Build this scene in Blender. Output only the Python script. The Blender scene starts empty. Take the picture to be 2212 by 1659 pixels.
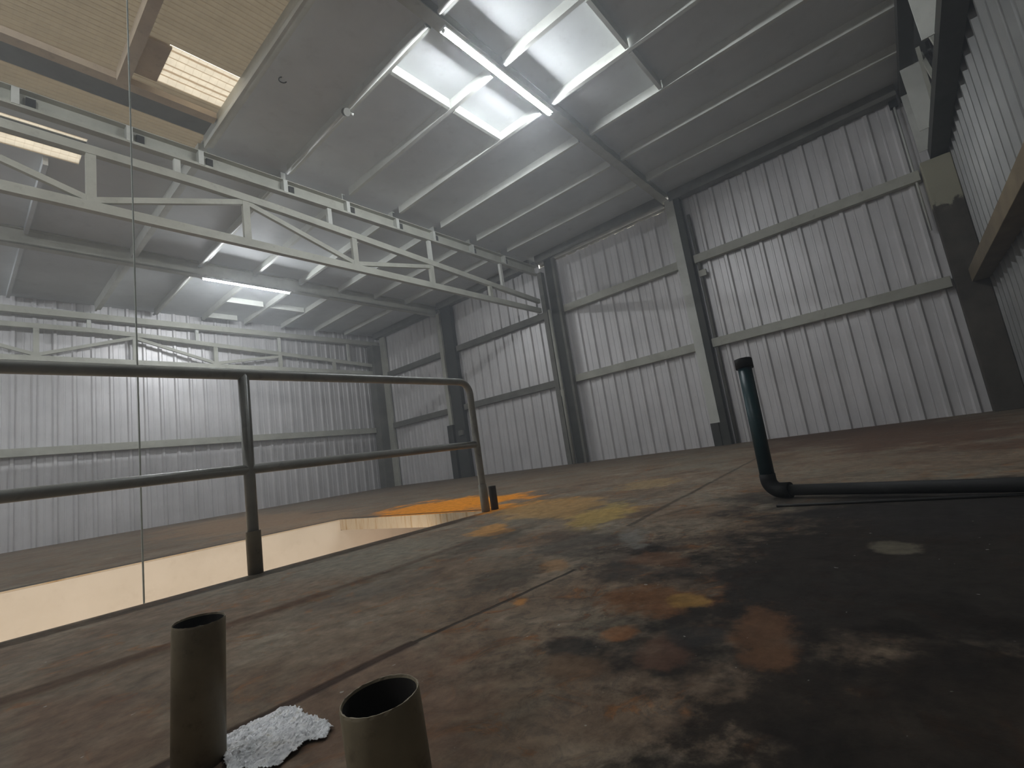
import bpy, bmesh, math, random
from mathutils import Vector, Matrix, noise
random.seed(7)
sc = bpy.context.scene
COL = sc.collection

# ------------------------------------------------------------------ camera
CAM = Vector((0, 0, 0.42))
yaw, pit, rol = (math.radians(a) for a in (39.256, 8.623, -8.547))
f = Vector((math.cos(yaw)*math.cos(pit), math.sin(yaw)*math.cos(pit), math.sin(pit)))
r = f.cross(Vector((0, 0, 1))).normalized(); u = r.cross(f)
r2 = r*math.cos(rol) + u*math.sin(rol); u2 = -r*math.sin(rol) + u*math.cos(rol)
cd = bpy.data.cameras.new('camera'); cam = bpy.data.objects.new('camera', cd); COL.objects.link(cam)
cam.matrix_world = Matrix(((r2.x, u2.x, -f.x, 0), (r2.y, u2.y, -f.y, 0), (r2.z, u2.z, -f.z, CAM.z), (0, 0, 0, 1)))
cd.sensor_width = 36; cd.sensor_fit = 'HORIZONTAL'; cd.lens = 1031.4/2212*36
cd.clip_start = 0.02; cd.clip_end = 200
sc.camera = cam

# ------------------------------------------------------------------ light / exposure
sc.view_settings.view_transform = 'Standard'; sc.view_settings.look = 'None'
sc.view_settings.exposure = 0.80; sc.view_settings.gamma = 1
sc.view_settings.use_curve_mapping = False
SKY = 1.9            # daylight over the roof sheets
TUBE = 335.0          # fluorescent tubes
w = bpy.data.worlds.new('sky'); sc.world = w; w.use_nodes = True
bg = w.node_tree.nodes['Background']; bg.inputs[0].default_value = (1.0, .95, .86, 1); bg.inputs[1].default_value = SKY
sc.cycles.max_bounces = 6; sc.cycles.diffuse_bounces = 4; sc.cycles.glossy_bounces = 2; sc.cycles.volume_bounces = 0
sc.cycles.use_adaptive_sampling = True; sc.cycles.adaptive_threshold = 0.04; sc.cycles.use_denoising = True
sc.cycles.sample_clamp_indirect = 6

def area(name, loc, rot, sx, sy, power, col):
    l = bpy.data.lights.new(name, 'AREA'); l.shape = 'RECTANGLE'; l.size = sx; l.size_y = sy; l.energy = power; l.color = col
    o = bpy.data.objects.new(name, l); COL.objects.link(o); o.location = loc; o.rotation_euler = rot; return o
# warm lamps of the storey below, under the slab
area('lower_storey_lamp', (0.2, 3.6, -0.55), (math.radians(100), 0, 0), 7.0, 0.5, 30, (1, .86, .72))

# ------------------------------------------------------------------ materials
class NT:
    def __init__(s, name):
        s.m = bpy.data.materials.new(name); s.m.use_nodes = True; s.t = s.m.node_tree; s.n = s.t.nodes; s.l = s.t.links
        s.b = s.n['Principled BSDF']; s.co = s.n.new('ShaderNodeTexCoord').outputs['Object']
    def noise(s, scale, detail=5, rough=.6, vec=None, dist=0):
        n = s.n.new('ShaderNodeTexNoise'); n.inputs['Scale'].default_value = scale; n.inputs['Detail'].default_value = detail
        n.inputs['Roughness'].default_value = rough; n.inputs['Distortion'].default_value = dist
        s.l.new(vec or s.co, n.inputs['Vector']); return n.outputs['Fac']
    def mapping(s, scale=(1, 1, 1), rot=(0, 0, 0)):
        n = s.n.new('ShaderNodeMapping'); n.inputs['Scale'].default_value = scale; n.inputs['Rotation'].default_value = rot
        s.l.new(s.co, n.inputs['Vector']); return n.outputs[0]
    def ramp(s, fac, stops):
        n = s.n.new('ShaderNodeValToRGB'); e = n.color_ramp.elements
        while len(e) < len(stops): e.new(.5)
        for k, (p, c) in enumerate(stops):
            e[k].position = p; e[k].color = (c if len(c) == 4 else (*c, 1)) if isinstance(c, tuple) else (c, c, c, 1)
        s.l.new(fac, n.inputs[0]); return n.outputs[0]
    def mix(s, fac, a, b, mode='MIX'):
        n = s.n.new('ShaderNodeMix'); n.data_type = 'RGBA'; n.blend_type = mode
        for i, v in ((0, fac), (6, a), (7, b)):
            if isinstance(v, (int, float)): n.inputs[i].default_value = v
            elif isinstance(v, tuple): n.inputs[i].default_value = (*v, 1)
            else: s.l.new(v, n.inputs[i])
        return n.outputs[2]
    def math(s, op, a, b=None, clamp=False):
        n = s.n.new('ShaderNodeMath'); n.operation = op; n.use_clamp = clamp
        for i, v in ((0, a), (1, b)):
            if v is None: continue
            if isinstance(v, (int, float)): n.inputs[i].default_value = v
            else: s.l.new(v, n.inputs[i])
        return n.outputs[0]
    def bump(s, h, dist=.01, strength=.5):
        n = s.n.new('ShaderNodeBump'); n.inputs['Distance'].default_value = dist; n.inputs['Strength'].default_value = strength
        s.l.new(h, n.inputs['Height']); s.l.new(n.outputs[0], s.b.inputs['Normal'])
    def out(s, col, rough=.6, metal=0, spec=.3):
        if isinstance(col, tuple): s.b.inputs['Base Color'].default_value = (*col, 1)
        else: s.l.new(col, s.b.inputs['Base Color'])
        if isinstance(rough, float): s.b.inputs['Roughness'].default_value = rough
        else: s.l.new(rough, s.b.inputs['Roughness'])
        s.b.inputs['Metallic'].default_value = metal; s.b.inputs['Specular IOR Level'].default_value = spec
        return s.m

def painted(name, c1, c2, rough=.55, dirt=(.12, .10, .07), dirtamt=.35, scale=3.0, metal=0):
    t = NT(name)
    a = t.ramp(t.noise(scale, 6), [(.35, c1), (.68, c2)])
    d = t.ramp(t.noise(scale*2.6, 8, .7), [(.56, 0.0), (.74, 1.0)])
    d = t.math('MULTIPLY', d, dirtamt)
    c = t.mix(d, a, dirt)
    t.bump(t.noise(40, 4), .002, .3)
    return t.out(c, rough, metal)

M = {}
M['cream'] = painted('cream_painted_steel', (.50, .50, .43), (.40, .40, .34), .5)
M['white_steel'] = painted('white_painted_steel', (.66, .67, .62), (.56, .57, .52), .5, dirtamt=.2)
M['grey_steel'] = painted('grey_weathered_steel', (.20, .195, .17), (.13, .125, .105), .6)
M['dark_steel'] = painted('dark_weathered_steel', (.06, .058, .05), (.035, .033, .028), .6)
M['deck'] = painted('grey_roof_board', (.66, .68, .68), (.58, .60, .60), .65, dirt=(.3, .29, .26), dirtamt=.25, scale=1.3)
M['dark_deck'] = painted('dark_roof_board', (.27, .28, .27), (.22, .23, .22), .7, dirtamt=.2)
M['tan_steel'] = painted('tan_painted_steel', (.64, .54, .41), (.52, .43, .33), .6)
M['brown_steel'] = painted('brown_dusty_steel', (.24, .19, .12), (.16, .125, .08), .65)
M['olive_pipe'] = painted('olive_painted_pipe', (.27, .225, .15), (.19, .155, .10), .5, dirt=(.11, .08, .05), dirtamt=.8, scale=11)
M['rail'] = painted('grey_green_rail_paint', (.33, .33, .30), (.24, .24, .215), .34, dirt=(.05, .05, .04), dirtamt=.4, scale=6)
M['pvc'] = painted('dark_green_pvc', (.008, .035, .04), (.006, .022, .026), .4, dirtamt=.2, scale=5)
M['black_pipe'] = painted('black_grimy_pipe', (.008, .0075, .007), (.005, .005, .0045), .7, dirt=(.06, .06, .055), dirtamt=.25, scale=5)
M['concrete_cream'] = painted('cream_lower_wall', (.80, .72, .60), (.74, .66, .54), .8, dirt=(.35, .25, .16), dirtamt=.16, scale=3.5)
M['rope'] = painted('rope_fibre', (.62, .66, .60), (.5, .53, .48), .8)
M['bore_black'] = painted('near_black_bore', (.022, .018, .014), (.012, .010, .008), .9)  # near-black inside of the foreground pipes
M['black'] = painted('plain_black', (.015, .014, .013), (.01, .01, .01), .6)

# slab edge with rust-brown drips
t = NT('stained_slab_edge')
mp = t.mapping((1, 5, .6))
a = t.ramp(t.noise(3, 6, .7, mp), [(.50, (.66, .54, .38)), (.62, (.55, .38, .2)), (.70, (.2, .11, .05))])
M['slab_edge'] = t.out(a, .85)

# corrugated cladding
def sheet(name, c1, c2, metal=.25, rough=.42):
    t = NT(name)
    a = t.ramp(t.noise(1.1, 7, .65), [(.3, c1), (.7, c2)])
    mp = t.mapping((3, 3, .35))
    streak = t.ramp(t.noise(3.5, 8, .75, mp), [(.50, 0.0), (.78, 1.0)])
    c = t.mix(t.math('MULTIPLY', streak, .30), a, (.30, .27, .23))
    sp = t.ramp(t.noise(14, 3), [(.70, 0.0), (.76, 1.0)])
    c = t.mix(t.math('MULTIPLY', sp, .35), c, (.16, .14, .11))
    t.bump(t.noise(9, 4), .01, .18)
    return t.out(c, rough, metal, .4)
M['sheet'] = sheet('zinc_cladding', (.74, .725, .725), (.60, .59, .59))
M['sheet_dark'] = sheet('dark_zinc_cladding', (.21, .21, .20), (.14, .14, .135))  # darker cladding tone for the front wall

def translucent(name, col, amt, diff, pitch, lo):
    t = NT(name); n = t.n; l = t.l
    rib = t.noise(6, 5, .7)
    c = t.ramp(rib, [(.35, tuple(v*.82 for v in col)), (.7, col)])
    xyz = n.new('ShaderNodeSeparateXYZ'); l.new(t.co, xyz.inputs[0])
    wv = t.math('SINE', t.math('ADD', t.math('MULTIPLY', xyz.outputs[1], 2*math.pi/pitch), t.math('MULTIPLY', t.noise(3, 4), 1.2)))
    c = t.mix(t.ramp(wv, [(.62, 0.0), (.97, 1.0)]), c, tuple(v*lo for v in (.55, .42, .28)))      # dark lines of the corrugation, shading painted into the colour
    gx = t.math('SINE', t.math('MULTIPLY', xyz.outputs[0], 2*math.pi/.095))
    c = t.mix(t.math('MULTIPLY', t.ramp(gx, [(.93, 0.0), (1.0, 1.0)]), .35), c, (.4, .32, .22))
    tr = n.new('ShaderNodeBsdfTranslucent'); l.new(t.mix(1.0, c, (amt, amt, amt), 'MULTIPLY'), tr.inputs[0])
    d = n.new('ShaderNodeBsdfDiffuse'); d.inputs[0].default_value = (*diff, 1)
    ad = n.new('ShaderNodeAddShader'); l.new(tr.outputs[0], ad.inputs[0]); l.new(d.outputs[0], ad.inputs[1])
    l.new(ad.outputs[0], n['Material Output'].inputs[0]); return t.m
M['tan_sheet'] = translucent('tan_translucent_sheet', (1.0, .86, .62), .062, (.20, .17, .12), .076, .9)
M['clear_sheet'] = translucent('clear_roof_light', (1.0, .93, .78), .32, (.15, .14, .12), .12, .8)

def emit(name, col, s):
    m = bpy.data.materials.new(name); m.use_nodes = True; n = m.node_tree.nodes; n.clear()
    e = n.new('ShaderNodeEmission'); e.inputs[0].default_value = (*col, 1); e.inputs[1].default_value = s
    o = n.new('ShaderNodeOutputMaterial'); m.node_tree.links.new(e.outputs[0], o.inputs[0]); return m
M['tube'] = emit('lit_fluorescent_tube', (.90, .95, 1.0), TUBE)

# concrete column with a patch of cream paint near its top
t = NT('patched_concrete')
sx = t.n.new('ShaderNodeSeparateXYZ'); t.l.new(t.co, sx.inputs[0])
z = t.math('ADD', sx.outputs[2], t.math('MULTIPLY', t.noise(5, 4), .5))
m_ = t.ramp(t.math('DIVIDE', z, 6.0), [(.628, 0.0), (.634, 1.0)])
base = t.ramp(t.noise(2.5, 7, .7), [(.3, (.05, .042, .034)), (.7, (.11, .095, .078))])
M['column'] = t.out(t.mix(m_, base, (.38, .365, .27)), .85)
t.bump(t.noise(25, 6), .01, .4)

# floor: worn concrete with rust stains and near-black patches at the near right
t = NT('stained_concrete_floor')
big = t.noise(.55, 6, .6); mid = t.noise(2.1, 8, .68, dist=.6); fine = t.noise(16, 9, .72)
c = t.ramp(mid, [(.28, (.070, .048, .034)), (.43, (.165, .115, .076)), (.58, (.225, .172, .122)), (.72, (.30, .262, .20))])
c = t.mix(t.ramp(t.noise(1.2, 5, .6, dist=1.0), [(.45, 0.0), (.62, 1.0)]), c, t.mix(.5, c, (.20, .19, .15)))
xy = t.n.new('ShaderNodeSeparateXYZ'); t.l.new(t.co, xy.inputs[0]); X, Y = xy.outputs[0], xy.outputs[1]
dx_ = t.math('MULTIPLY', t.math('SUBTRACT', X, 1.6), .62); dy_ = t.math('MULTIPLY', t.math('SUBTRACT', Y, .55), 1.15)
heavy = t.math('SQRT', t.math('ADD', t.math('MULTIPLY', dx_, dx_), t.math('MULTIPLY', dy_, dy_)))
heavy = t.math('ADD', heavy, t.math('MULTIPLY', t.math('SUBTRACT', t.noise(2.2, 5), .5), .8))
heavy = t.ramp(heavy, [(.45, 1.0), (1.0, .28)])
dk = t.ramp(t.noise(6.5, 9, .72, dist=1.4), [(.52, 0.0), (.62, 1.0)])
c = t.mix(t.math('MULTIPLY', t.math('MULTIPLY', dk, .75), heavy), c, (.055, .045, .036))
og = t.ramp(t.noise(6.5, 8, .72, dist=1.2), [(.55, 0.0), (.66, 1.0)])
sm_ = t.ramp(t.noise(19, 6, .7, dist=1.0), [(.50, 0.0), (.62, 1.0)])
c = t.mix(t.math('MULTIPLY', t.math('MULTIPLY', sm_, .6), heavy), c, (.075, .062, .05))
c = t.mix(t.math('MULTIPLY', og, .55), c, (.30, .12, .03))
xy = t.n.new('ShaderNodeSeparateXYZ'); t.l.new(t.co, xy.inputs[0]); X, Y = xy.outputs[0], xy.outputs[1]
wob = t.math('SUBTRACT', t.noise(5, 6, .7), .5); wob2 = t.math('SUBTRACT', t.noise(1.6, 6, .7), .5)
def lin(px, py, cx, cy):   # px*(X-cx)+py*(Y-cy)
    return t.math('ADD', t.math('MULTIPLY', X, px), t.math('ADD', t.math('MULTIPLY', Y, py), -(px*cx+py*cy)))
def blob(cx, cy, ax, ay, bx, by, soft=.35, wb=3.0):
    det = ax*by - ay*bx
    U = lin(by/det, -bx/det, cx, cy); V = lin(-ay/det, ax/det, cx, cy)
    d = t.math('SQRT', t.math('ADD', t.math('MULTIPLY', U, U), t.math('MULTIPLY', V, V)))
    d = t.math('ADD', d, t.math('MULTIPLY', wob if abs(det) < .3 else wob2, wb))
    mr = t.n.new('ShaderNodeMapRange'); mr.inputs[1].default_value = 1+soft*.5; mr.inputs[2].default_value = 1-soft; t.l.new(d, mr.inputs[0])
    mr.interpolation_type = 'SMOOTHSTEP'
    return mr.outputs[0]
BL = [  # cx cy  ax ay  bx by  colour amount
 (3.30, 8.8, .29, -3.4, 1.2, 2.9, (.36, .22, .12), .5),
 (1.83, 2.31, .68, -.30, .36, .45, (.23, .215, .165), .35),
 (3.05, 2.35, -.15, -.76, .53, .34, (.48, .28, .09), .6),
 (3.58, 4.07, .22, -1.03, .82, .73, (.85, .30, .015), .95),
 (2.20, 2.14, .10, -.11, .19, .18, (.60, .28, .06), .65),
 (2.60, 1.56, .27, -.08, .35, .20, (.42, .30, .09), .6),
 (4.14, 1.99, .12, -.24, .40, .18, (.36, .24, .10), .5),
 (1.92, 1.88, .32, -.04, .19, .18, (.05, .045, .04), .5),
 (9.4, .78, -1.84, -1.75, 4.8, .6, (.10, .048, .03), .7),
 (4.51, .37, -.72, -.84, .78, .2, (.22, .16, .11), .4),  # lit band of the floor, its light painted into the colour
 (1.81, 1.14, -.13, -.45, .30, .17, (.035, .033, .033), .5),
 (.58, .94, .21, -.10, .10, .26, (.16, .095, .062), .55),
 (.19, 1.43, .09, -.19, .04, .35, (.15, .085, .055), .4),
 (1.8, -.05, -.25, -.8, 1.15, -.2, (.012, .010, .009), .93),  # near-black patch on the near right floor
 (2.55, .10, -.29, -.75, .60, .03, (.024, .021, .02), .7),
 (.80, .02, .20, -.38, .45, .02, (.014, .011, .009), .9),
 (1.22, .61, .03, -.15, .10, .05, (.17, .075, .03), .75),
 (1.08, .33, .06, -.05, .13, .05, (.14, .07, .035), .7),
 (.94, .49, .02, -.05, .08, .04, (.13, .065, .04), .5),
 (1.22, .53, .015, -.05, .06, .03, (.30, .18, .05), .6),
 (1.11, 1.00, .015, -.025, .035, .02, (.45, .21, .06), .8),
 (1.50, 1.16, -.03, .05, .09, .07, (.34, .18, .07), .5),
 (.89, .67, .02, -.06, .05, .04, (.03, .028, .026), .8),
 (1.02, .45, .03, -.06, .06, .03, (.03, .028, .026), .75),
 (1.45, .85, .03, -.10, .12, .05, (.03, .027, .024), .7),
 (1.35, 1.25, .06, -.10, .22, .08, (.04, .034, .028), .6),
 (1.62, .78, .02, -.12, .10, .04, (.16, .075, .035), .5),
 (.80, .62, .03, -.06, .05, .03, (.14, .085, .05), .6),
 (.98, .60, .02, -.04, .05, .02, (.30, .13, .05), .6),
 (1.95, 1.05, .02, -.07, .17, .09, (.17, .165, .145), .7),
 (1.78, .13, .01, -.06, .08, .03, (.16, .14, .10), .6),
]
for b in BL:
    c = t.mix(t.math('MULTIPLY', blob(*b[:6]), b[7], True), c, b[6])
def line(x0, y0, x1, y1, hw, amt, colr, ww=.05):
    dx, dy = x1-x0, y1-y0; L = math.hypot(dx, dy); dx /= L; dy /= L
    s_ = lin(dx, dy, x0, y0); d = t.math('ABSOLUTE', t.math('ADD', lin(-dy, dx, x0, y0), t.math('MULTIPLY', wob, ww)))
    mr = t.n.new('ShaderNodeMapRange'); mr.inputs[1].default_value = hw*1.15; mr.inputs[2].default_value = hw*.55; t.l.new(d, mr.inputs[0])
    g = t.math('MULTIPLY', t.math('GREATER_THAN', s_, 0.0), t.math('LESS_THAN', s_, L))
    return t.math('MULTIPLY', t.math('MULTIPLY', mr.outputs[0], g), amt)
crack = line(-.2, 1.075, .78, 1.075, .020, .85, 0, .02); crack2 = line(.78, 1.075, 1.45, 1.02, .010, .8, 0, .03)
c = t.mix(crack, c, (.035, .020, .015)); c = t.mix(crack2, c, (.02, .018, .015))
c = t.mix(line(2.2, 1.2, 6.6, 1.53, .020, .6, 0, .05), c, (.03, .025, .02))
c = t.mix(line(-.8, 1.9, 1.0, 1.93, .05, .55, 0, .03), c, (.085, .040, .025))
c = t.mix(line(1.0, 1.93, 1.9, 2.0, .035, .5, 0, .05), c, (.085, .045, .03))
c = t.mix(line(-3.5, 5.47, 3.13, 5.47, .035, .9, 0, .01), c, (.02, .017, .015))
c = t.mix(line(3.12, 5.47, 3.12, 3.0, .03, .9, 0, .01), c, (.02, .017, .015))
c = t.mix(line(-3.5, 2.94, 3.03, 2.94, .02, .6, 0, .01), c, (.10, .08, .05))
fr = t.ramp(fine, [(.33, .62), (.67, 1.22)])
c = t.mix(1.0, c, fr, 'MULTIPLY')
spk = t.ramp(t.noise(38, 2, .5), [(.745, 0.0), (.77, 1.0)])
c = t.mix(t.math('MULTIPLY', spk, .6), c, (.42, .42, .38))
h = t.math('ADD', t.math('MULTIPLY', fine, .5), mid)
h = t.math('SUBTRACT', h, t.math('MULTIPLY', t.math('ADD', crack, crack2), .8))
t.bump(h, .012, .55)
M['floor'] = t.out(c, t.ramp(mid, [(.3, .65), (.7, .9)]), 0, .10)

# crumpled foil
t = NT('crumpled_foil')
v = t.n.new('ShaderNodeTexVoronoi'); v.inputs['Scale'].default_value = 60; t.l.new(t.co, v.inputs['Vector'])
t.bump(t.math('ADD', v.outputs['Distance'], t.noise(90, 4, .7, dist=2)), .006, .8)
M['foil'] = t.out(t.ramp(t.noise(30, 4, .6, dist=1.5), [(.35, (.66, .67, .68)), (.6, (.90, .90, .90)), (.80, (.45, .40, .28))]), .34, .55, .5)

# ------------------------------------------------------------------ mesh helpers
class MB:
    def __init__(s): s.bm = bmesh.new(); s.mi = 0
    def face(s, vs):
        try: fc = s.bm.faces.new(vs); fc.material_index = s.mi; return fc
        except ValueError: pass
    def box(s, x0, x1, y0, y1, z0, z1):
        v = [s.bm.verts.new((x, y, z)) for z in (z0, z1) for x, y in ((x0, y0), (x1, y0), (x1, y1), (x0, y1))]
        for q in ((3, 2, 1, 0), (4, 5, 6, 7), (0, 1, 5, 4), (1, 2, 6, 5), (2, 3, 7, 6), (3, 0, 4, 7)): s.face([v[i] for i in q])
        return s
    def bar(s, p, q, wd, ht, up=(0, 0, 1)):
        """box beam from p to q; wd across, ht along 'up'"""
        p, q = Vector(p), Vector(q); d = (q-p).normalized(); up = Vector(up)
        a = d.cross(up).normalized(); b = a.cross(d)
        v = [s.bm.verts.new(e + a*i*wd/2 + b*j*ht/2) for e in (p, q) for i, j in ((-1, -1), (1, -1), (1, 1), (-1, 1))]
        for k in ((3, 2, 1, 0), (4, 5, 6, 7), (0, 1, 5, 4), (1, 2, 6, 5), (2, 3, 7, 6), (3, 0, 4, 7)): s.face([v[i] for i in k])
        return s
    def tube(s, pts, rad, seg=20, caps=True, inner=None):
        pts = [Vector(p) for p in pts]; rings = []; n = None
        rads = rad if isinstance(rad, (list, tuple)) else [rad]*len(pts)
        for i, p in enumerate(pts):
            if i == 0: d = pts[1]-p
            elif i == len(pts)-1: d = p-pts[i-1]
            else: d = (pts[i+1]-p).normalized() + (p-pts[i-1]).normalized()
            d.normalize()
            if n is None: n = d.cross(Vector((0, 0, 1)) if abs(d.z) < .9 else Vector((1, 0, 0))).normalized()
            n = (n - d*n.dot(d)).normalized(); m = d.cross(n)
            rings.append([s.bm.verts.new(p + (n*math.cos(a)+m*math.sin(a))*rads[i]) for a in (2*math.pi*k/seg for k in range(seg))])
        for A, B in zip(rings, rings[1:]):
            for k in range(seg):
                fc = s.face([A[k], A[(k+1) % seg], B[(k+1) % seg], B[k]])
                if fc: fc.smooth = True
        if caps:
            s.face(rings[0][::-1]); s.face(rings[-1])
        return s
    def open_pipe(s, base, top, ro, ri, seg=40, notch=0, depth=None):
        """hollow pipe open at the top"""
        b, tp = Vector(base), Vector(top); d = (tp-b); L = d.length; d.normalize()
        n = d.cross(Vector((0, 1, 0))).normalized(); m = d.cross(n)
        def ring(c, rr, j=0): return [s.bm.verts.new(c + (n*math.cos(a)+m*math.sin(a))*rr*(1+random.uniform(-j, j)) + d*random.uniform(-j, j)*.03) for a in (2*math.pi*k/seg for k in range(seg))]
        R = [ring(b, ro), ring(tp-d*.003, ro), ring(tp, ro-.001, notch), ring(tp, ri+.001, notch), ring(tp-d*.003, ri), ring(b+d*.003, ri)]
        for i, (A, B) in enumerate(zip(R, R[1:])):
            for k in range(seg):
                fc = s.face([A[k], A[(k+1) % seg], B[(k+1) % seg], B[k]])
                if fc and i in (0, 4): fc.smooth = True
        s.face(R[0][::-1]); s.face(R[-1])
        s.bm.faces.ensure_lookup_table()
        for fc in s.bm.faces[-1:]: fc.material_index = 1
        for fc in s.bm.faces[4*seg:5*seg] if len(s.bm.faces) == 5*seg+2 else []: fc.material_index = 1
        return s
    def build(s, name, mats, parent=None, bevel=0):
        me = bpy.data.meshes.new(name); bmesh.ops.recalc_face_normals(s.bm, faces=s.bm.faces[:]); s.bm.to_mesh(me); s.bm.free()
        o = bpy.data.objects.new(name, me); COL.objects.link(o)
        for m in (mats if isinstance(mats, (list, tuple)) else [mats]): me.materials.append(m)
        if parent:
            o.parent = parent; o.location = -parent.location   # meshes are written in world coordinates
        if bevel:
            b = o.modifiers.new('bevel', 'BEVEL'); b.width = bevel; b.segments = 2; b.limit_method = 'ANGLE'
        return o
def struct(o): o['kind'] = 'structure'; return o
def tag(o, label, cat, group=None):
    o['label'] = label; o['category'] = cat
    if group: o['group'] = group
    return o
def thing(name, loc, label, cat, group=None):
    o = bpy.data.objects.new(name, None); COL.objects.link(o); o.location = loc; o.empty_display_size = .1
    return tag(o, label, cat, group)

# ------------------------------------------------------------------ dimensions
XW, YB, YF, XL = 11.1, 15.75, -1.38, -6.0          # right wall, back wall, front wall, left wall
ZE, ZD = 5.77, 5.95                                 # eave, roof deck
VX, VY0, VY1, VX0 = 3.03, 2.93, 5.37, -3.5          # opening in the floor

# ------------------------------------------------------------------ floor with its opening
b = MB()
for x0, x1, y0, y1 in ((XL, XW, YF, VY0), (XL, XW, VY1, YB), (VX, XW, VY0, VY1), (XL, VX0, VY0, VY1)):
    b.box(x0, x1, y0, y1, -.12, 0)
bm = b.bm
for fc in bm.faces:
    fc.normal_update()
    if abs(fc.normal.z) < .5: fc.material_index = 1
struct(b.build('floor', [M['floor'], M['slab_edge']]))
b = MB().box(-5.5, VX-.002, VY1-.006, VY1-.001, -.125, -.012).box(-5.5, 9, VY1-.006, VY1+.2, -3.2, -.125); struct(b.build('wall_lower', M['concrete_cream']))
b = MB().box(-5.5, 9, 0, VY1+.2, -3.3, -3.2); struct(b.build('floor_lower', M['concrete_cream']))
b = MB().box(9, 9.15, 0, VY1+.2, -3.2, -.12); struct(b.build('wall_lower_right', M['concrete_cream']))
b = MB().box(-5.65, -5.5, 0, VY1+.2, -3.2, -.12); struct(b.build('wall_lower_left', M['concrete_cream']))
b = MB().box(-5.5, 9, -.15, 0, -3.3, -.12); struct(b.build('wall_lower_front', M['concrete_cream']))

# ------------------------------------------------------------------ corrugated walls
PITCH = .36
def profile(s0, s1, phase, depth=.050, pitch=PITCH):
    """(s, d) points of a ribbed sheet: wide pan, a narrow raised rib, and a faint centre crease"""
    pts = []; k = math.floor((s0-phase)/pitch)
    while True:
        c0 = phase + k*pitch
        for ds, d in ((-.058, 0), (-.030, 1), (.020, 1), (.048, 0), (.150, 0), (.158, .16), (.180, .16), (.188, 0)):
            sx = c0+ds
            if s0 < sx < s1: pts.append((sx, d*depth))
        k += 1
        if phase+k*pitch > s1+pitch: break
    return [(s0, 0)] + pts + [(s1, 0)]
def ribbed(name, along, s0, s1, fixed, z0, z1, inward, phase, mat, z1j=0):
    b = MB(); prev = None
    for s, d in profile(s0, s1, phase):
        p = fixed + inward*d
        zt = z1 + (random.uniform(-z1j, z1j) if z1j else 0)
        lo, hi = ((s, p, z0), (s, p, zt)) if along == 'x' else ((p, s, z0), (p, s, zt))
        cur = (b.bm.verts.new(lo), b.bm.verts.new(hi))
        if prev: b.face([prev[0], cur[0], cur[1], prev[1]])
        prev = cur
    o = b.build(name, mat); sm = o.modifiers.new('thickness', 'SOLIDIFY'); sm.thickness = .002; sm.offset = 0
    return struct(o)
# right wall in bays (ribs point into the room)
CY = (-1.0, 3.42, 7.42, 11.72, YB)
ribbed('wall_right', 'y', YF, 3.42, XW, .0, 5.95, -1, 1.75, M['sheet'])
ribbed('wall_right.001', 'y', 3.42, 7.42, XW, .0, 5.685, -1, 5.70, M['sheet'], .012)
ribbed('wall_right.002', 'y', 7.42, YB, XW, .0, 5.95, -1, 10.61, M['sheet'])
ribbed('wall_back', 'x', XL, XW, YB, .0, 5.95, -1, 2.12, M['sheet'])
ribbed('wall_front', 'x', XL, XW, YF, .0, 5.95, 1, 7.51, M['sheet_dark'])
ribbed('wall_left', 'y', YF, YB, XL, .0, 5.95, 1, .3, M['sheet'])

# ------------------------------------------------------------------ roof
def slab(name, mat, x0, x1, y0, y1, z0=ZD, z1=ZD+.04): return struct(MB().box(x0, x1, y0, y1, z0, z1).build(name, mat))
XR = 2.52
slab('ceiling', M['deck'], XR, XW+.05, YF, YB)
slab('ceiling.001', M['deck'], XL, XR, 9.15, YB)
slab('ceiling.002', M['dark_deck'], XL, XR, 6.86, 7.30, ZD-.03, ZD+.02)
slab('ceiling.003', M['deck'], XL, XR, 7.90, 8.40)
slab('ceiling.004', M['deck'], XL, -1.6, YF, 6.86)
slab('ceiling.005', M['deck'], -1.6, XR, YF, 2.4)
slab('ceiling.006', M['deck'], 1.30, XR, 8.40, 9.15)
slab('ceiling.007', M['deck'], XL, -2.2, 8.40, 9.15)
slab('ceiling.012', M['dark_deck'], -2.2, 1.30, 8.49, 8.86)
slab('ceiling.008', M['deck'], XL, -1.6, 7.38, 7.90)
slab('ceiling.009', M['tan_steel'], 1.44, 1.72, 5.94, 6.62, ZD-.012, ZD+.02)
def wavy(name, mat, x0, x1, y0, y1, pitch=.076, amp=.011, z=ZD+.02, hole=None):
    """corrugated roof sheet, the waves running along x"""
    b = MB(); n = int((y1-y0)/pitch*6); xs = [x0, x1] if not hole else [x0, hole[0], hole[1], x1]
    prev = None; yp = None
    for k in range(n+1):
        y = y0+(y1-y0)*k/n; zz = z+amp*math.sin(2*math.pi*(y)/pitch)
        row = [b.bm.verts.new((x, y, zz)) for x in xs]
        if prev:
            for i in range(len(xs)-1):
                if hole and i == 1 and hole[2] < (y+yp)/2 < hole[3]: continue
                fc = b.face([prev[i], prev[i+1], row[i+1], row[i]])
                if fc: fc.smooth = True
        prev = row; yp = y
    return struct(b.build(name, mat))
wavy('ceiling.010', M['tan_sheet'], -1.6, XR, 2.4, 6.86, hole=(1.70, 2.50, 5.92, 6.63))
wavy('window_1', M['clear_sheet'], 1.70, 2.50, 5.92, 6.63, pitch=.17, amp=.014)
wavy('ceiling.011', M['tan_sheet'], -1.6, XR, 7.30, 7.95)
wavy('window_2', M['clear_sheet'], -2.2, 1.30, 8.40, 9.15, pitch=.17, amp=.014)

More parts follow.
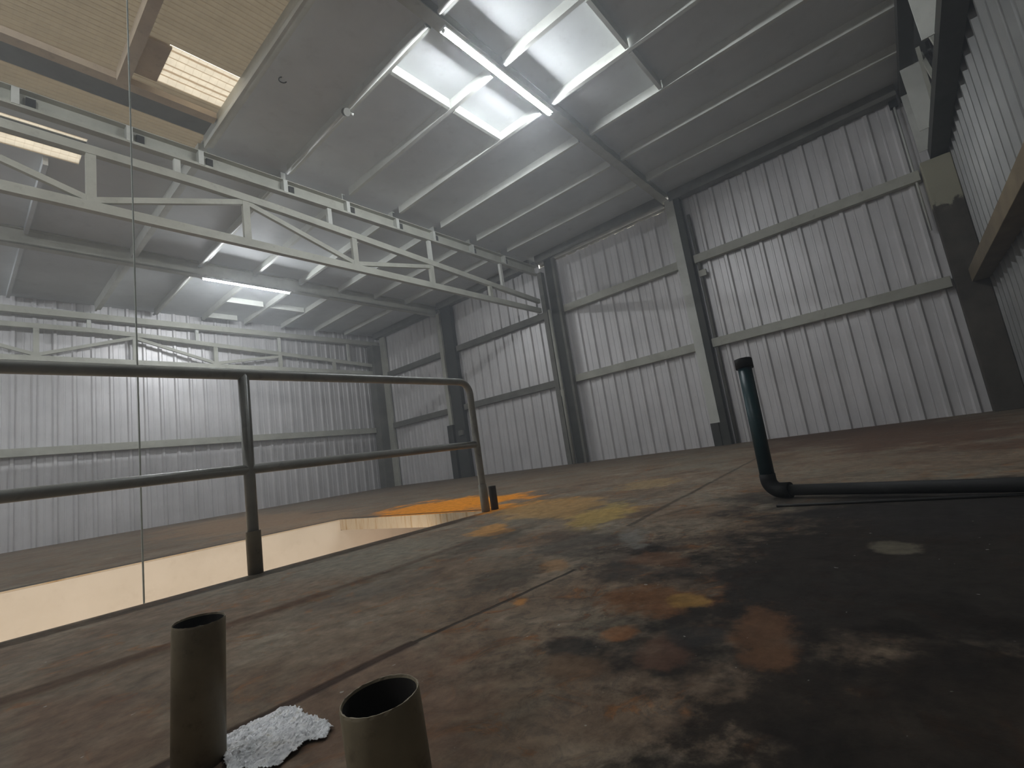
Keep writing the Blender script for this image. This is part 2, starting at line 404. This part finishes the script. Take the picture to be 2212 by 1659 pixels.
BAYS = [(-1.05, 3.33, 'nearest bay'), (3.57, 7.33, 'between near lamp and truss'),
        (7.57, 11.80, 'between truss and far lamp'), (12.0, 15.50, 'beyond the far lamp')]
PX = [(9.60, 'first'), (8.44, 'second'), (7.26, 'third'), (6.10, 'fourth'), (4.93, 'fifth'), (3.77, 'sixth'), (2.50, 'seventh')]
for bi, (y0, y1, bn) in enumerate(BAYS):
    for pi, (x, on) in enumerate(PX):
        b = MB()
        mat = M['white_steel']
        if pi == 5:    # rolled edge with a round lower lip
            b.box(x-.02, x+.06, y0, y1, 5.80, ZD); b.tube([(x-.02, y0, 5.80), (x-.02, y1, 5.80)], .028, 12)
        elif pi == 6:
            b.box(x-.02, x+.10, y0, y1, 5.76, ZD); b.box(x-.02, x+.02, y0, y1, 5.72, 5.76)
        else:          # lipped channel, open towards the wall
            b.box(x, x+.012, y0, y1, 5.80, ZD); b.box(x+.012, x+.065, y0, y1, 5.80, 5.812); b.box(x+.055, x+.065, y0, y1, 5.812, 5.83)
            b.box(x+.012, x+.065, y0, y1, ZD-.012, ZD)
        tag(b.build('roof_purlin', mat), f'pale roof purlin, {on} from the right wall, {bn}', 'purlin', 'purlins under the roof deck')
for bi, (y0, y1, bn) in ((2, BAYS[2]), (3, BAYS[3])):
    if True:
        for k, x in enumerate((.9, -.8)):
            tag(MB().box(x, x+.06, (9.2 if bi == 2 else y0), y1, 5.82, ZD).build('roof_purlin', M['deck']),
                f'grey roof purlin over the left side, {("right", "left")[k]} one, {bn}', 'purlin', 'purlins under the roof deck')
# eave channel on top of the right wall
EV = [(-.9, 3.33, 'right of the white wall column'), (3.53, 7.33, 'left of the white wall column'), (7.57, 11.65, 'behind the near truss end'), (11.9, 15.45, 'in the far corner bay')]
for y0, y1, en in EV:
    b = MB().box(10.80, 10.86, y0, y1, 5.73, ZD); b.box(10.86, 11.03, y0, y1, 5.73, 5.745)
    tag(b.build('eave_channel', M['grey_steel']), f'grey eave channel along the top of the ribbed wall, {en}', 'beam', 'eave channels')

struct(MB().box(XW+.05, XW+.07, 3.42, 7.42, 5.71, ZD).build('trim_1', M['grey_steel']))
# small cross braces between purlins
for (x0, x1, y, lb) in ((3.85, 4.91, 4.41, 'white cross brace above the near lamp, beside the round-edged purlin'), (5.02, 6.08, 4.41, 'white cross brace above the near lamp, over its right end'),
                        (5.02, 6.08, 1.97, 'white cross brace at the top edge, left of the dark shaded panels'), (6.19, 7.24, 1.97, 'white cross brace at the upper right, between the two shaded panels'),
                        (5.0, 5.98, 13.75, 'small white cross brace just beyond the far lamp'), (6.16, 7.2, 13.75, 'faint white cross brace beyond the right end of the far lamp'),
                        (4.96, 5.8, 15.2, 'small white cross brace close to the back wall')):
    b = MB().box(x0, x1, y, y+.012, 5.80, ZD).box(x0, x1, y+.012, y+.055, 5.80, 5.812)
    tag(b.build('cross_brace', M['white_steel']), lb, 'brace', 'cross braces between the purlins')

# rafters over the lamps
def rafter(y, z0, z1, x0, x1, mat, lb, wd=.10):
    b = MB().box(x0, x1, y-wd, y+wd, z0, z0+.012).box(x0, x1, y-.006, y+.006, z0+.012, z1).box(x0, x1, y-wd, y+wd, z1-.012, z1)
    return tag(b.build('roof_rafter', mat), lb, 'beam', 'rafters under the roof')
rafter(3.45, 5.79, ZD-.005, 1.5, 10.98, M['cream'], 'pale steel rafter carrying the near lamp down to the white wall column', .085)
rafter(11.90, 5.60, ZD-.01, XL, 10.98, M['cream'], 'pale steel rafter carrying the far lamp', .085)

# deep channel rafter over the near truss, with stiffener plates and dark blocks standing in for square holes' shadows
t0 = thing('channel_rafter', (5, 7.45, 5.45), 'deep pale channel rafter with stiffener plates above the near truss', 'beam')
b = MB().box(XL, 10.98, 7.50, 7.512, 5.45, 5.71).box(XL, 10.98, 7.40, 7.50, 5.45, 5.462).box(XL, 10.98, 7.40, 7.50, 5.698, 5.71).box(XL, 10.98, 7.40, 7.41, 5.462, 5.49)
b.build('channel_web', M['cream'], t0)
for x in (.45, 1.55, 2.42, 3.70, 4.90, 6.05, 7.05, 8.3, 9.5):
    MB().box(x, x+.07, 7.39, 7.50, 5.47, 5.695).build('stiffener_plate', M['white_steel'], t0)
    MB().box(x+.13, x+.22, 7.47, 7.495, 5.54, 5.66).build('hole_shadow', M['dark_steel'], t0)

# back-wall rafter
b = MB().box(XL, 11.0, 15.40, 15.56, 5.46, 5.62)
tag(b.build('roof_rafter', M['cream']), 'pale beam running along the top of the ribbed back wall', 'beam', 'rafters under the roof')

# beams that frame the translucent sheets
tag(MB().box(1.32, 1.44, 2.4, 6.70, 5.78, ZD+.0).build('skylight_beam', M['tan_steel']), 'tan beam crossing the translucent sheets, left of the bright roof light', 'beam')
tag(MB().box(XL, 2.46, 6.72, 6.86, 5.83, ZD-.03).build('skylight_beam', M['tan_steel']), 'tan flanged beam along the edge of the translucent sheets', 'beam')

# ------------------------------------------------------------------ lattice trusses
def truss(y, lb, hangers, zoff=0, dx=0, mat=M['cream']):
    g = thing('lattice_truss', (5, y, 4.4+zoff), lb, 'truss', 'lattice trusses across the hall')
    def zt(x): return (4.66 + min(.52, (10.85-x)*.066)) + zoff
    zb = 4.38+zoff
    b = MB(); n = 14; xs = [10.9 + (XL-10.9)*k/n for k in range(n+1)]
    for a, c in zip(xs, xs[1:]): b.bar((a, y, zt(a)), (c, y, zt(c)), .09, .12)
    b.build('top_chord', mat, g)
    MB().box(XL, 10.9, y-.045, y+.045, zb-.065, zb+.065).build('bottom_chord', mat, g)
    V = [1.18-1.93*2, 1.18-1.93, 1.18, 3.08, 5.02, 6.93, 8.84]
    for i, x in enumerate(V):
        x += dx
        MB().box(x-.052, x+.052, y-.035, y+.035, zb+.06, zt(x)-.05).build('vertical_strut', mat, g)
    for i, (x0, x1) in enumerate(zip(V, V[1:])):
        if i == len(V)-2: continue
        x0 += dx+.04; x1 += dx-.04; up0 = (i % 2 == 1)
        p = (x0, y, zt(x0)-.10) if up0 else (x0, y, zb+.10); q = (x1, y, zb+.10) if up0 else (x1, y, zt(x1)-.10)
        MB().bar(p, q, .06, .08).build('diagonal_strut', mat, g)
    for x in hangers:
        z1 = 5.45
        MB().box(x-.04, x+.04, y-.035, y+.035, zt(x)+.05, z1).build('hanger', M['white_steel'], g)
    return g
truss(7.47, 'pale lattice truss crossing the hall, nearest and largest, ending at the middle wall column', (-.25, 2.15, 4.55, 6.95, 9.37))
truss(15.48, 'pale lattice truss in front of the ribbed back wall, above the handrail', (2.36, 4.77, 7.15, 9.67), dx=.22)

# heavy truss beside the front wall, sitting on the concrete corner column
g = thing('box_truss', (9, -1.15, 4.4), 'heavy dark truss with pale zigzag plates along the right-hand wall, on the concrete column', 'truss')
MB().box(XL+.09, 10.98, -1.322, -1.09, 4.42, 4.60).build('bottom_chord', M['dark_steel'], g)
MB().box(XL+.09, 10.98, -1.12, -.94, 5.62, 5.78).build('top_chord', M['dark_steel'], g)
for k in range(7):
    x = 10.86 if k == 0 else 9.98-2.55*(k-1)
    MB().bar((x-.12, -1.07, 5.62), (x+.02, -1.10, 4.58), .26, .022, (1, 0, 0)).build('zigzag_plate', M['white_steel'], g)
    MB().bar((x-.55, -1.16, 5.62), (x-.08, -1.20, 4.60), .05, .05).build('diagonal_strut', M['cream'], g)
    MB().bar((x-1.2, -1.20, 5.62), (x-1.9, -1.20, 4.60), .05, .05).build('diagonal_strut', M['cream'], g)

# ------------------------------------------------------------------ columns
o = MB().box(10.78, 11.04, -1.33, -.93, 0, 4.36).build('concrete_column', M['column'], bevel=.01)
tag(o, 'thick brown concrete corner column with a cream paint patch near its top', 'column')
# white column between the two right-hand bays
g = thing('steel_column', (10.93, 3.36, 0), 'pale steel wall column under the near lamp rafter, standing on a dark stub', 'column', 'columns along the ribbed right wall')
MB().box(10.84, 10.852, 3.26, 3.46, .50, 5.78).box(10.852, 11.0, 3.30, 3.312, .50, 5.78).build('front_flange', M['white_steel'], g)
MB().box(10.855, 11.03, 3.12, 3.295, 0, 5.78).build('rear_post', M['dark_steel'], g)
MB().box(10.83, 10.99, 3.30, 3.47, 0, .50).build('base_stub', M['dark_steel'], g)
# middle column
g = thing('steel_column', (10.93, 7.1, 0), 'dark double wall column where the near truss ends', 'column', 'columns along the ribbed right wall')
MB().box(10.84, 11.0, 7.22, 7.36, 0, 5.45).build('main_post', M['grey_steel'], g)
MB().tube([(10.86, 7.15, 0), (10.86, 7.15, 4.3)], .045, 16).build('round_post', M['cream'], g)
MB().box(10.90, 11.04, 6.82, 7.10, 0, 5.78).build('rear_post', M['dark_steel'], g)
MB().box(10.82, 10.96, 6.74, 6.81, .0, 5.7).build('side_angle', M['grey_steel'], g)
MB().box(10.83, 10.92, 7.10, 7.20, 1.85, 2.02).build('bolted_plate', M['cream'], g)
# far column
g = thing('steel_column', (10.93, 11.6, 0), 'pale post on a tall dark stub under the far lamp rafter', 'column', 'columns along the ribbed right wall')
MB().box(10.84, 10.96, 11.62, 11.78, 1.75, 5.60).build('front_flange', M['cream'], g)
MB().box(10.88, 11.04, 11.10, 11.58, 0, 5.76).build('rear_post', M['dark_steel'], g)
MB().box(10.80, 10.98, 11.60, 11.86, 0, 1.75).build('base_stub', M['dark_steel'], g)
MB().box(10.80, 10.88, 11.16, 11.36, 1.36, 1.52).build('bolted_plate', M['grey_steel'], g)
# corner column
g = thing('steel_column', (10.9, 15.5, 0), 'grey column in the far corner between the back wall and the right wall', 'column', 'columns along the ribbed right wall')
MB().box(10.62, 11.0, 15.30, 15.70, 0, 5.45).build('shaft', M['grey_steel'], g)
MB().box(10.95, 11.04, 14.98, 15.28, 0, 5.76).build('side_post', M['cream'], g)

# ------------------------------------------------------------------ girts
GB = [(-.90, 3.10, 'right of the white column'), (3.48, 6.72, 'between white and middle columns'), (7.38, 11.08, 'between middle and far columns'), (11.88, 14.96, 'in the far corner bay')]
for (y0, y1, nm) in GB:
    for z, zn in ((2.15, 'lower'), (4.12, 'upper')):
        b = MB().box(10.93, 11.062, y0, y1, z, z+.19)
        tag(b.build('wall_girt', M['cream'] if (y0 < 4 and y0 > -2) else M['grey_steel'], bevel=.006), f'{zn} horizontal rail on the ribbed right wall, {nm}', 'girt', 'girts on the right wall')
tag(MB().box(XL, 10.60, 15.56, 15.70, 2.08, 2.27).build('wall_girt', M['cream'], bevel=.006), 'long pale horizontal rail across the ribbed back wall, seen through the handrail', 'girt')
b = MB().box(4.0, 10.95, -1.345, -1.12, 2.12, 2.34)
tag(b.build('wall_girt', M['brown_steel'], bevel=.006), 'brown horizontal rail on the right-hand wall running towards the viewer', 'girt')
# thin conduit beside the corner column
g = thing('conduit_pipe', (11.0, -.88, 1.8), 'thin pale conduit running down beside the concrete corner column', 'pipe')
MB().tube([(10.98, -.84, 3.2), (10.98, -.84, 5.60)], .018, 10).build('pipe_run', M['white_steel'], g)
MB().box(10.93, 11.03, -.90, -.78, 5.60, 5.72).build('junction_box', M['black_pipe'], g)
g = thing('conduit_pipe', (11.0, 3.05, 0), 'thin grey conduit with a fitting beside the white wall column', 'pipe')
MB().tube([(10.99, 3.03, 0), (10.99, 3.03, 5.3)], .035, 12).build('pipe_run', M['grey_steel'], g)
MB().box(10.93, 11.0, 2.90, 3.06, 3.78, 3.92).build('fitting', M['cream'], g)

# ------------------------------------------------------------------ tube lights
def tube_light(x0, x1, y, z, lb):
    g = thing('tube_light', ((x0+x1)/2, y, z), lb, 'lamp', 'fluorescent battens on the rafters')
    MB().box(x0-.03, x1+.03, y-.055, y+.055, z+.012, z+.042).build('housing', M['white_steel'], g, bevel=.006)
    MB().tube([(x0, y, z-.003), (x1, y, z-.003)], .013, 14).build('tube', M['tube'], g)
    for x in (x0-.02, x1): MB().box(x, x+.02, y-.02, y+.02, z-.022, z+.012).build('lamp_holder', M['white_steel'], g)
    return g
tube_light(3.93, 6.20, 3.45, 5.745, 'lit fluorescent tube under the roof, nearest and largest')
tube_light(3.84, 5.86, 11.90, 5.555, 'lit fluorescent tube beyond the near truss, above the back of the hall')
tube_light(-3.6, -1.3, 3.45, 5.745, 'added unseen fill tube over the left side of the hall, near')  # added out of view to brighten the walls
tube_light(-3.6, -1.3, 11.90, 5.555, 'added unseen fill tube over the left side of the hall, far')  # second tube added out of view, also as fill

# small pipe socket and hook on the ceiling
g = thing('pipe_socket', (3.72, 5.38, 5.74), 'small round open pipe end sticking out under the roof, left of the near lamp', 'fitting')
MB().tube([(3.72, 5.42, 5.76), (3.72, 5.36, 5.72)], .055, 20).build('socket_body', M['grey_steel'], g)
MB().tube([(3.78, 5.37, 5.73), (3.82, 5.35, 5.72)], .018, 10).build('screw_knob', M['white_steel'], g)
pts = [(2.90+.05*math.cos(a), 5.58+.05*math.sin(a), 5.93) for a in [k*.45 for k in range(10)]]
tag(MB().tube(pts, .007, 8).build('ceiling_hook', M['dark_steel']), 'small curved hook under the plain roof panel, right of the bright roof light', 'hook')

# ------------------------------------------------------------------ safety railing
g = thing('safety_railing', (1.1, 2.95, 0), 'grey-green tubular handrail with a rounded end along the floor opening', 'railing')
RY = 2.93; ZT = 1.125; R = .03
arc = [(2.985-.11+.11*math.sin(a), RY, ZT-.11+.11*math.cos(a)) for a in [k*math.pi/2/8 for k in range(9)]]
MB().tube([(-3.6, RY, ZT), (0, RY, ZT), (1.5, RY, ZT), (2.5, RY, ZT)] + arc + [(2.985, RY, .8), (2.985, RY, .3), (2.985, RY, .0)], R, 24).build('top_rail', M['rail'], g)
MB().tube([(-3.6, RY, .565), (2.96, RY, .575)], R*.95, 24).build('middle_rail', M['rail'], g)
for x in (1.13, -.75, -2.63):
    MB().tube([(x, RY, 0), (x, RY, ZT)], R, 24).build('post', M['rail'], g)
    MB().open_pipe((x, RY, 0), (x, RY, .23), R+.009, R+.001).build('base_sleeve', M['olive_pipe'], g)
MB().open_pipe((2.985, RY, 0), (2.985, RY, .23), R+.006, R+.001).build('base_sleeve', M['rail'], g)
tag(MB().open_pipe((3.10, 2.93, 0), (3.10, 2.93, .20), .033, .029, notch=.02).build('pipe_stub', M['dark_steel']), 'short dark open pipe stub against the rounded end post of the handrail', 'pipe')

# ------------------------------------------------------------------ foreground pipes
tag(MB().open_pipe((.285, 1.015, 0), (.290, 1.000, .226), .0395, .0372, 56, .012).build('pipe_stub', [M['olive_pipe'], M['bore_black']]),
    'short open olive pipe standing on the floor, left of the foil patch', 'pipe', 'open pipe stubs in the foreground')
tag(MB().open_pipe((.325, .507, 0), (.313, .505, .188), .0425, .0395, 56, .012).build('pipe_stub', [M['olive_pipe'], M['bore_black']]),
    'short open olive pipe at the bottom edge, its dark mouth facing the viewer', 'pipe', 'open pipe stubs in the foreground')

# foil patch
from mathutils.geometry import tessellate_polygon
poly = [(.335, 1.055), (.372, 1.068), (.41, 1.062), (.452, 1.058), (.462, 1.03), (.452, .985), (.458, .93), (.452, .885), (.428, .868), (.40, .885), (.378, .872), (.345, .862), (.325, .885), (.30, .93), (.308, .985), (.318, 1.02)]
def inside(x, y):
    c_ = False; j = len(poly)-1
    for i in range(len(poly)):
        xi, yi = poly[i]; xj, yj = poly[j]
        if (yi > y) != (yj > y) and x < (xj-xi)*(y-yi)/(yj-yi)+xi: c_ = not c_
        j = i
    return c_
b = MB(); N = .0035; vs = {}
def fv(i, j):
    if (i, j) not in vs:
        x, y = .29+i*N, .855+j*N
        zz = .002 + .006*abs(noise.noise(Vector((x*28, y*28, 0)))) + .006*abs(noise.noise(Vector((x*75, y*75, 3)))) + .003*noise.noise(Vector((x*200, y*200, 5)))
        vs[(i, j)] = b.bm.verts.new((x+.003*noise.noise(Vector((x*60, y*60, 9))), y, max(.001, zz)))
    return vs[(i, j)]
for i in range(52):
    for j in range(64):
        cx, cy = .29+(i+.5)*N, .855+(j+.5)*N
        nz = .006*noise.noise(Vector((cx*50, cy*50, 1)))
        if inside(cx+nz, cy+nz): b.face([fv(i, j), fv(i+1, j), fv(i+1, j+1), fv(i, j+1)])
o = b.build('foil_sheet', M['foil']); tag(o, 'crumpled silver foil patch stuck to the floor between the two open pipes', 'foil')
sm = o.modifiers.new('thickness', 'SOLIDIFY'); sm.thickness = .001

# ------------------------------------------------------------------ drain pipe
g = thing('drain_pipe', (2.87, .67, 0), 'dark green upright pipe joined by an elbow to a black pipe on the floor', 'pipe')
PB = Vector((2.87, .68, .10)); PT = Vector((2.95, .69, .775)); RR = .037
MB().tube([PB, PT-(PT-PB).normalized()*.05], RR, 28).build('riser', M['pvc'], g)
d_ = (PT-PB).normalized()
MB().open_pipe(PT-d_*.055, PT, RR+.010, RR-.002, 32, .03).build('collar', M['black_pipe'], g)
H1 = Vector((-.30, -.955, 0)).normalized()
E0 = PB; pts = []
for k in range(9):
    a = k*math.pi/2/8
    pts.append(E0 + H1*(.058*(1-math.cos(a))) + Vector((0, 0, -.058*math.sin(a))))
MB().tube([PB+Vector((0, 0, .03))] + pts + [pts[-1]+H1*.05], RR+.003, 28).build('elbow', M['black_pipe'], g)
S0 = pts[-1]+H1*.04
MB().tube([S0, S0+H1*.9, S0+H1*1.9], .0275, 28).build('pipe_run', M['black_pipe'], g)
cb = [(2.575, .60, .006), (2.58, .2, .006), (2.585, -.2, .006), (2.60, -1.0, .006)]  # thin black tube laid where a dark line runs on the floor
tag(MB().tube(cb, .006, 8).build('floor_mark', M['black']), 'thin black cable lying on the floor along the black pipe', 'mark')

# ------------------------------------------------------------------ hanging rope
tag(MB().tube([(.69, 3.22, -3.15), (.692, 3.22, 0), (.697, 3.22, 3), (.700, 3.22, 5.93)], .0045, 8).build('hanging_rope', M['rope']),
    'thin pale rope hanging straight down from the roof into the floor opening', 'rope')

# ------------------------------------------------------------------ dusty air in the hall
m = bpy.data.materials.new('dusty_air'); m.use_nodes = True; n = m.node_tree.nodes; n.clear()
v = n.new('ShaderNodeVolumeScatter'); v.inputs['Color'].default_value = (.90, .95, 1.0, 1); v.inputs['Density'].default_value = .018; v.inputs['Anisotropy'].default_value = .35
o_ = n.new('ShaderNodeOutputMaterial'); m.node_tree.links.new(v.outputs[0], o_.inputs['Volume'])
o = MB().box(XL-.3, XW+.3, YF-.3, YB+.3, -3.5, 6.2).build('dusty_haze', m); o['kind'] = 'stuff'
tag(o, 'thin dusty haze filling the hall, glowing around the lit tubes', 'haze')
